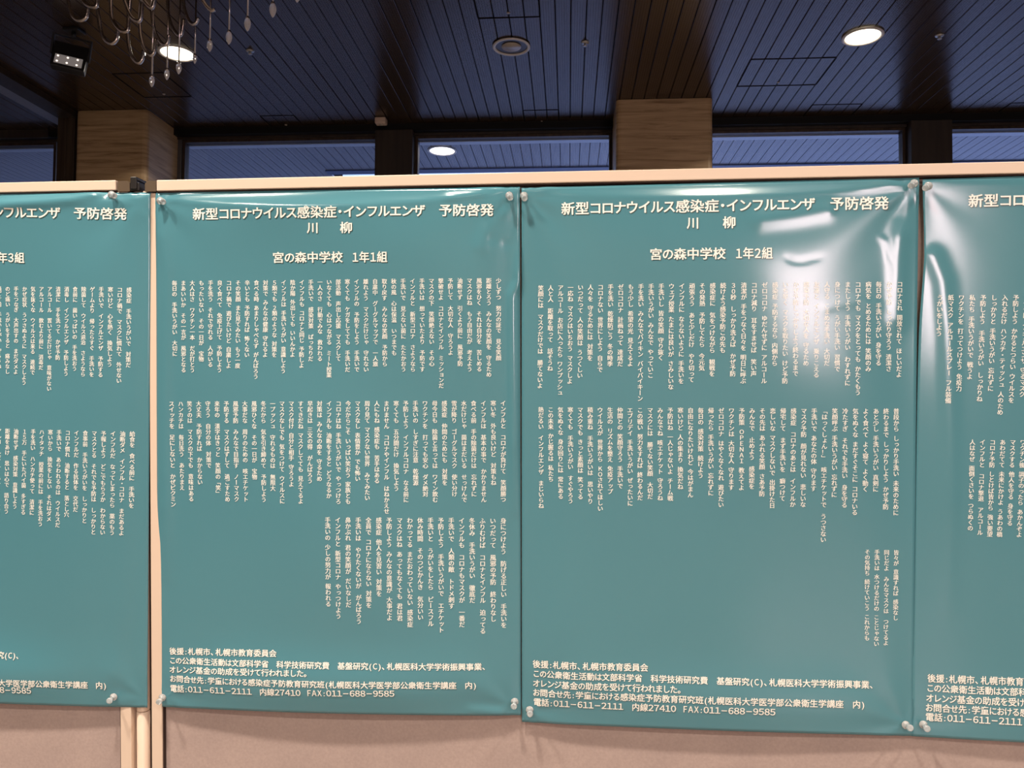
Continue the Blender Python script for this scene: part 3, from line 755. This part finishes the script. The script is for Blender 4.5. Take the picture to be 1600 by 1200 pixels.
TITLE = '新型コロナウイルス感染症・インフルエンザ\u3000予防啓発'
FOOT = ['後援:札幌市、札幌市教育委員会', 'この公衆衛生活動は文部科学省\u3000科学技術研究費\u3000基盤研究(C)、札幌医科大学学術振興事業、',
        'オレンジ基金の助成を受けて行われました。', 'お問合せ先:学童における感染症予防教育研究班(札幌医科大学医学部公衆衛生学講座\u3000内)',
        '電話:011−611−2111\u3000内線27410  FAX:011−688−9585']
FOOT1 = [FOOT[0], 'この公衆衛生活動は文部科学省\u3000科学技術研究費\u3000基盤研究(C)、', '札幌医科大学学術振興事業の助成を受けて行われました。', FOOT[3], FOOT[4]]
def finish(P_, heads, foots, rows):
    a, b = Print(P_), Print(P_)
    for t, p0, p1, em in heads: line(P_, a, b, t, p0, p1, em)
    b.build('heading_shadow', M_SHADOWINK, 0.00030); a.build('heading_lettering', M_TEXT, 0.00055)
    a, b = Print(P_), Print(P_)
    for t, p0, p1, em in foots: line(P_, a, b, t, p0, p1, em, shadow=0.05, digit=1.12)
    b.build('footer_shadow', M_SHADOWINK, 0.00030); a.build('footer_lettering', M_TEXT, 0.00055)
    a = Print(P_)
    for args in rows: row(P_, a, *args)
    a.build('verse_lettering', M_TEXT, 0.00055)

S = lambda s: [x for x in s.strip().split('\n')]
finish(P1,
 [(TITLE, (-253, 330), (198.2, 334.4), 18.5), ('川', (-83, 357), (-66, 357), 17), ('柳', (-33, 357), (-15, 357), 17),
  ('宮の森中学校', (-134, 401), (-30, 402), 17), ('1年3組', (-14, 402.3), (38.2, 402.7), 17)],
 [(FOOT1[0], (-274, 1008), (-120, 1013), 11), (FOOT1[1], (-274, 1013.5), (32.3, 1024.5), 11.2), (FOOT1[2], (-274, 1030), (-12, 1038), 11),
  (FOOT1[3], (-274, 1053), (166.8, 1071), 11.2), (FOOT1[4], (-273, 1065), (49, 1079), 11.2)],
 [(S('''感染症　手洗いうがいで　対策だ
コロナ禍で　マスクに慣れて　外せない
寒いけど　心を熱く　換気しよう
手洗いで　インフルエンザ　予防する
ゲームより　帰ったらすぐ　手洗いを
除菌して　ウイルス退治　さようなら
食前に　菌いっぱいの　手を洗おう
消毒し　インフルエンザ　予防しよう
清潔に　手を洗って　かぜ予防
アルコール　置いてるだけじゃ　意味がない
アルコール　飲むより前に　消毒だ
気を抜くな　ウイルスは来る　連続で
かぜ症状　うつさぬように　マスクしよう
手をつなぎ　大声出すの　まだダメよ
のど痛い　うがいをすると　痛みなし
過ごす前　手洗いうがい　守ろうね'''), (201.9, 453), (200.7, 570.2), 14, (12.4, 451.4), (11.9, 580.5), 16, 15),
  (S('''給食を　食べる前に　手洗いを
油断ダメ　インフル・コロナ　まだあるよ
インフルだ　なってしまったら　薬のもう
予報しよう　どこでもらうか　わからない
マスクとる　それでも予防は　しっかりと
食事前　手洗いうがいを　しっかりと
インフルだ　作る抗体を　交代だ
コロナ慣れ　油断すると　落とし穴
手洗いで　あらわれるのは　ウイルスだ
寒いから　換気をしない　それはダメ
ハイタッチ　授業の前には　手を洗おう
手を洗い　ハンカチ使って　清潔に
１５万　手にいたバイ菌　多すぎる
油断せず　感染対策　意識しよう
距離をあけ　思いは心で　語り合う
アルコールだ　すりつけよう　予防しよ'''), (207, 678), (205.6, 790), 13, (12.2, 673.6), (10.2, 798.8), 15, 15)])

finish(P2,
 [(TITLE, (301.5, 334.6), (771, 328), 19.3), ('川', (480, 355.8), (497.5, 355.7), 17.5), ('柳', (531.6, 355.6), (550.6, 355.4), 18),
  ('宮の森中学校', (426.2, 402.5), (535.5, 401.5), 17.5), ('1年1組', (550.2, 401.8), (605, 401.2), 17.5)],
 [(FOOT[0], (265.1, 1017), (432.1, 1020.8), 11.6), (FOOT[1], (265.6, 1031.5), (761, 1041.2), 11.6), (FOOT[2], (265.4, 1045.8), (482.5, 1052.2), 11.6),
  (FOOT[3], (266, 1060), (744.7, 1070.7), 11.6), (FOOT[4], (266.4, 1075), (616.4, 1083.5), 11.6)],
 [(S('''少しずつ　努力の証で　見る笑顔
距離とろう　みんなの笑顔を　守るため
風邪をひく　それは自分を　苦しめる
マスクはね　もう自由だが　考えよう
油断せず　引くより前に　風邪予防
予防して　大切な人　守ろうよ
撃破せよ　コロナとインフル　ミッションだ
マスクの下　笑顔絶えない　その心
手洗いは　想っていたより　予防です
インフルと　新型コロナ　さようなら
手洗いで　見えない菌に　たたかおう
秋の風　心は保温　いつまでも
取り戻す　みんなの笑顔　予防から
自粛中　グーグルマップで　一人旅
離れよう　マスクだけじゃ　守れない
インフルの　予防をしよう　手洗いで
寒くても　ケガをしてても　手洗いだ
部活動　声出し応援　マスクして
いなくても　心はつながる　ミート授業
一人のさ　行動でみな　救われる
手洗いで　感染対策　ばっちりだ
インフルも コロナと同じ 予防しよ
陰か陽 外出しても いいんかよ
インフルは 手洗いうがい 意識しよう
５類でも ２類のような 対策を
対策で みんなの健康 守れるよ
食べる時 あまりしゃべらず がんばろう
辛いとも 予防すれば 怖くない
その笑顔 また見てみたい もう一度
コロナ禍で 遊びたいけど 自粛しよ
良く食べて　免疫上げて　予防しよう
手を洗う　それで守れる　人がいる
もったいない　その一日が　宝物
大人はさ　ワクチン一本　だが打とう
まあいいか　その一言が　風邪となる
毎日の　手洗いうがい　大切に'''), (779.1, 438.8), (779.1, 559.3), 14, (272.9, 442.5), (273.4, 552.8), 13, 36),
  (S('''インフルと　コロナが負けて　笑顔勝つ
寒い冬　外も良いけど　対策もね
インフルは　基本の事で　かかりません
食べる前　手の除菌だけは　忘れずに
水だけじゃ　菌はまだいる　せっけんで
雪が降り　ゴーグルマスク　使い分け
感染症　仲間のためにも　対策を
母今日も　除菌と言っては　ワイン飲む
ワクチンを　打っても安心　ダメ絶対
手洗いの　しすぎに注意　乾燥源
予防しよう　インフルコロナ　なる前に
寒くても　五分間だけ　換気しよう
まけません　コロナやインフル　はねかえせ
人にもね 感染症も　苦手はある
周り見て マスクない世界　みてみたい
マスクなし 表情豊か でも怖い
今だからこそ いっぱい笑おう 家族とも
コロナはね 手洗いうがいで やっつけろ
インフルも 油断をすると どうなるか
対策は みんなの命を 守るため
早起きは 三文の得　がんばろう
すてきだね マスクしてても 見えてるよ
マスク付け 自分と相手 守ろうよ
マスクなしでも 気をつけて ウイルスに
一プッシュ　守れるものは　無限大
冬だから　気を引き締めて　予防しよう
風邪ひくな　その一日が　宝物
大事だな　周りのための　咳エチケット
風邪予防　みんなで目指す　ノーマスク
予防する　マスクはずして　過ごすため
来年の　漢字はきっと　笑顔の「笑」
守ろう　自分の体　対策で
大丈夫　予防すれば　かからない
笑うのは　マスクの下でも　意味はある
ハンカチは　毎日洗う　あたりまえ
スイッチを　足にしないと　かぜピクミン'''), (786.25, 630), (786.6, 780.4), 17, (268.4, 630.9), (271, 787.9), 18, 36),
  (S('''身につけよう　防げる正しい　手洗いを
いつだって　風邪の予防　終わりなし
ふりむけば　コロナとインフル　迫ってる
冬休み　手洗いうがい　徹底だ
インフルも　コロナもマスクが　一番だ
手洗いで　人類の敵　トドメ刺す
予防しよう　手洗いうがいで　エチケット
手洗いと　うがいをしたら　ピースフル
休み時間　そのつどかんき　気分いい
わかってる まだおわっていない 感染症
マスクはね あってもなくても 君は君
予防しよう みんなの意識が 大事だよ
感染症 他人を見習い 対策を
全員で コロナにならない 対策を
手洗いは　やりたくないが　がんばろう
鼻かぶれ 君の笑顔が だいなしだ
インフルと 新型コロナ やっつけよう
手洗いの 少しの努力が 報われる'''), (786.5, 813.75), (787.25, 976.5), 17, (512.2, 812.25), (513.1, 943.1), 14.2, 18)])

finish(P3,
 [(TITLE, (877.3, 326.2), (1388.1, 317), 20.5), ('川', (1073.5, 348.4), (1092, 348.2), 18.5), ('柳', (1129.5, 347.6), (1149.5, 347.2), 19),
  ('宮の森中学校', (1015.4, 397.3), (1133.5, 395.8), 18.5), ('1年2組', (1149, 395.9), (1207, 395.2), 18.5)],
 [(FOOT[0], (832.6, 1037), (1012.5, 1043), 12.4), (FOOT[1], (833.1, 1051.9), (1366.7, 1070), 12.4), (FOOT[2], (833.1, 1067), (1066.8, 1077.6), 12.4),
  (FOOT[3], (833.1, 1081.5), (1351.2, 1100.8), 12.4), (FOOT[4], (833.7, 1096.2), (1211.6, 1112.4), 12.4)],
 [(S('''コロナされ 開放されて ほしいだよ
かぜ予防 しっかり守ろう 清潔さ
毎日の 手洗いうがい 身を守る
病気を とめるためには 笑顔のみ
コロナでも マスクをとっても かたくもう
またしよう 手洗いうがい　わすれずに
身につけて うがい手洗い 習慣で
人守る こまめな手洗い 大切だ
友達と インフルエンザ 乗りこえる
感染予防 大切な人を 守るため
かぜ予防しっかりしよう終わるまで
いち早く マスクを取りたい けど予防
感染症 予防するなら 内側から
ゼロコロナ ゆだんせずに アルコール
コロナ減り　耳をすませば　笑い声
清潔が 手をつなぐ日々を 明日に呼ぶ
３０秒　しっかり洗えば　かぜ予防
続けよう感染予防この先も
感染症に　気をつけながら　観戦を
その発熱　予防してたら　今元気
頑張ろう　あと少しだけ　やり切って
インフルに ならないように 手洗いを
ウェブ授業 たまには良いが さみしいな
手洗いし 皆の笑顔 守り抜く
手洗いうがい みんなで やっていこ
手を洗い みんなでバイキン バイバイキーン
もう少し 希望の光 見えてるよ
ゼロコロナ 計画ねって 達成だ
手を洗い 乾燥防ごう 冬の時季
コロナない 世界にしよう 自らで
人々を 守るためには 対策を
いつだって 人の笑顔は うつくしい
一応ね マスクはいちおう マスクしよ
アルコール お店に入ったら ワンプッシュ
人と人　距離を取って　話そうね
笑顔には　マスクだけでは　勝てないよ'''), (1405.9, 444), (1404.4, 585.4), 15.24, (845.1, 450.2), (843.8, 602.5), 17, 36),
  (S('''普段から しっかり手洗い 未来のために
終わるまで しっかりしよう かぜ予防
あと少し 手洗いうがい 真剣に
よく食べて よく寝て よく動く
気をぬくな まだすぐそこに コロナいる
冷たすぎ　それでも手洗い　身を守る
笑顔呼ぶ 手洗いうがい 忘れずに
「はっくしょん！」　咳エチケットで　うつさない
手洗いで あなたの体 守ります
マスク予防　顔が見れない　悲しいな
感染症　コロナのあとは　インフルか
帰宅して　まず手洗いを　癖つけて
恋しいな マスクしないで 出掛けた日
その先は あふれる笑顔 さあ予防
みんなで　止めよう　感染症を
予防策 ＯＰＥＮＡＩ 教えてよ
ワクチンは 大切な人 守ります
ゼロコロナ はやくなくなれ 遊びたい
帰ったら 手洗いうがい 忘れずに
毎日の 感染対策 続けよう
自由になりたいけれど 今はがまん
寒いけど 人の集まり 換気だね
予防はね 一人じゃないよ チーム戦
みんなでね 咳エチケット 守ろうね
マスクには　勝てない笑顔　大切だ
この戦い 努力をすれば 終わるんだ
エブリデイ 手洗いうがい ぜったいに
仲間との 笑顔守ろう 手洗いで
生活の リズムを整え 免疫アップ
ウイルスが 世界から ＫＯされてほしい
積み重ね　手洗いうがいは　思いやり
マスクでも きっと素顔は 笑ってる
寒くても　手洗いうがい　すぐやろう
気をぬくな 身の回りには 常にある
この未来 かじ握るは 私たち
熱だるい　インフルエンザ　まじいらね'''), (1400.2, 642.5), (1399.5, 801), 17.24, (845.2, 640), (845.6, 790.2), 17, 36),
  (S('''皆々が 意識すれば 感染なし
同じだよ　みんなマスクは　つけてるよ
手洗いは 水つけるだけの ことじゃない
その気持ち 続けていこう これからも'''), (1400.1, 863.3), (1399, 965.3), 12.24, (1355.1, 862.2), (1354.3, 996.8), 16.24, 4)])

finish(P4,
 [(TITLE, (1513, 314), (2069, 303), 21), ('宮の森中学校', (1660, 391), (1790, 389), 20)],
 [(FOOT[0], (1449.1, 1059.3), (1640, 1066.5), 13.4), (FOOT[1], (1448, 1074.5), (2020, 1097), 13.4), (FOOT[2], (1447.2, 1090), (1697, 1102), 13.4),
  (FOOT[3], (1446.2, 1105), (2000, 1129), 13.4), (FOOT[4], (1446, 1119.5), (1850, 1139), 13.4)],
 [(S('''うがいをしよう
紙マスク アルコールスプレー フル装備
ワクチンを 打ってつけよう 免疫力
私たち 手洗いうがいで 戦うよ
予防しよう　手洗いうがい　しっかりね
しっかりと 手洗いうがい 忘れずに
入れるだけ ハンカチ・ティッシュ 人のため
予防しよう かかるとつらい ウイルスを
かぜ予防 インフルエンザ 守るマスク'''), (1468.7, 465), (1465.3, 577), 12, (1604.3, 465), (1597, 610), 15.6, 9),
  (S('''人はなぜ 面倒くさいを つらぬくの
インフルと　コロナ撃退　アルコール
コロナ予防 しとけば皆から 強い要望
あわだてて 未来にかけよ うあわの橋
マスクする 他人を守る 身を守る
ワクチン後 調子のったら あかんぞよ'''), (1519.2, 690.8), (1515.8, 825), 15.24, (1598, 691), (1592.5, 826), 15.2, 6)])
for cu_, o in _cu.values():
    bpy.data.objects.remove(o); bpy.data.curves.remove(cu_)

# ============================================================ push pins
M_PIN = mat('clear_acrylic', (1, 1, 1), 0.08, 0, 0.9, Transmission_Weight=0.72, IOR=1.49)
M_NEEDLE = mat('steel_needle', (0.6, 0.6, 0.6), 0.25, 1.0)
def pin_mesh():
    bm = bmesh.new()
    add_lathe(bm, [(0.0005, 0.0012), (0.0058, 0.0012), (0.0062, 0.0022), (0.0055, 0.0034), (0.0028, 0.0046), (0.0024, 0.0075), (0.0030, 0.0112),
                   (0.0044, 0.0132), (0.0050, 0.0148), (0.0047, 0.0166), (0.0032, 0.0172), (0.0005, 0.0172)], 24)
    bmesh.ops.recalc_face_normals(bm, faces=bm.faces)
    me = bpy.data.meshes.new('pin_body'); bm.to_mesh(me); bm.free()
    for p_ in me.polygons: p_.use_smooth = True
    me.materials.append(M_PIN); return me
def needle_mesh():
    bm = bmesh.new(); add_lathe(bm, [(0.0001, -0.008), (0.0006, -0.006), (0.0006, 0.008), (0.0004, 0.0085)], 8)
    me = bpy.data.meshes.new('needle'); bm.to_mesh(me); bm.free(); me.materials.append(M_NEEDLE); return me
PINM, NEEM = pin_mesh(), needle_mesh()
pins = [(P1, (174, 304), (180, 306.5), 'clear push pin at the top right corner of the far left poster'),
 (P1, (178.5, 1088), (171.7, 1094.5), 'clear push pin at the bottom right corner of the far left poster'),
 (P2, (250, 313.5), (256.5, 316), 'clear push pin at the top left corner of the class 1-1 poster'),
 (P2, (795.5, 305), (797, 309), 'clear push pin at the top right corner of the class 1-1 poster'),
 (P2, (254.5, 1089), (249, 1096), 'clear push pin at the bottom left corner of the class 1-1 poster'),
 (P2, (804.5, 1095), (803, 1103), 'clear push pin at the bottom right corner of the class 1-1 poster'),
 (P3, (818.5, 305), (819.8, 310), 'clear push pin at the top left corner of the poster with the large glare'),
 (P3, (1429, 286), (1422, 291), 'clear push pin at the top right corner of the poster with the large glare'),
 (P3, (827.5, 1108), (828, 1115), 'clear push pin at the bottom left corner of the poster with the large glare'),
 (P3, (1414, 1132), (1421.5, 1137), 'clear push pin at the bottom right corner of the poster with the large glare'),
 (P4, (1451, 290), (1445, 294.5), 'clear push pin at the top left corner of the far right poster'),
 (P4, (1441.5, 1131), (1448, 1138), 'clear push pin at the bottom left corner of the far right poster')]
PMn = np.array([[PM[r][c] for c in range(3)] for r in range(3)])
for P_, b0, h0, lab in pins:
    q = P_.at(*b0); w0 = float(P_.w(np.float64(q[0]), np.float64(q[1])))
    base = np.array([q[0], -w0, q[1]])
    h = uv(h0[0], h0[1], w0 + 0.014); head = np.array([h[0], -w0 - 0.014, h[1]])
    d = Vector(head - base).normalized()
    rot = d.to_track_quat('Z', 'Y').to_matrix().to_4x4()
    t = pthing('push_pin'); t.matrix_world = PM @ Matrix.Translation(base) @ rot
    tag(t, lab, 'push pin', 'clear push pins holding the posters')
    a = bpy.data.objects.new('pin_body', PINM); COL.objects.link(a); a.parent = t
    b = bpy.data.objects.new('needle', NEEM); COL.objects.link(b); b.parent = t

# added area light behind the camera, placed to give the third poster its glare
def area(name, loc_, target, sx_, sy_, power, col, label=None):
    L = bpy.data.lights.new(name, 'AREA'); L.shape = 'RECTANGLE'; L.size = sx_; L.size_y = sy_; L.energy = power; L.color = col
    o = bpy.data.objects.new(name, L); COL.objects.link(o); o.location = loc_
    o.rotation_euler = (Vector(target) - Vector(loc_)).to_track_quat('-Z', 'Y').to_euler(); return o
area('added_glare_light', (2.38, YB + 0.1, 2.05), (0.5, 1.2, 1.5), 1.45, 1.2, 110, (1.0, 0.77, 0.80))
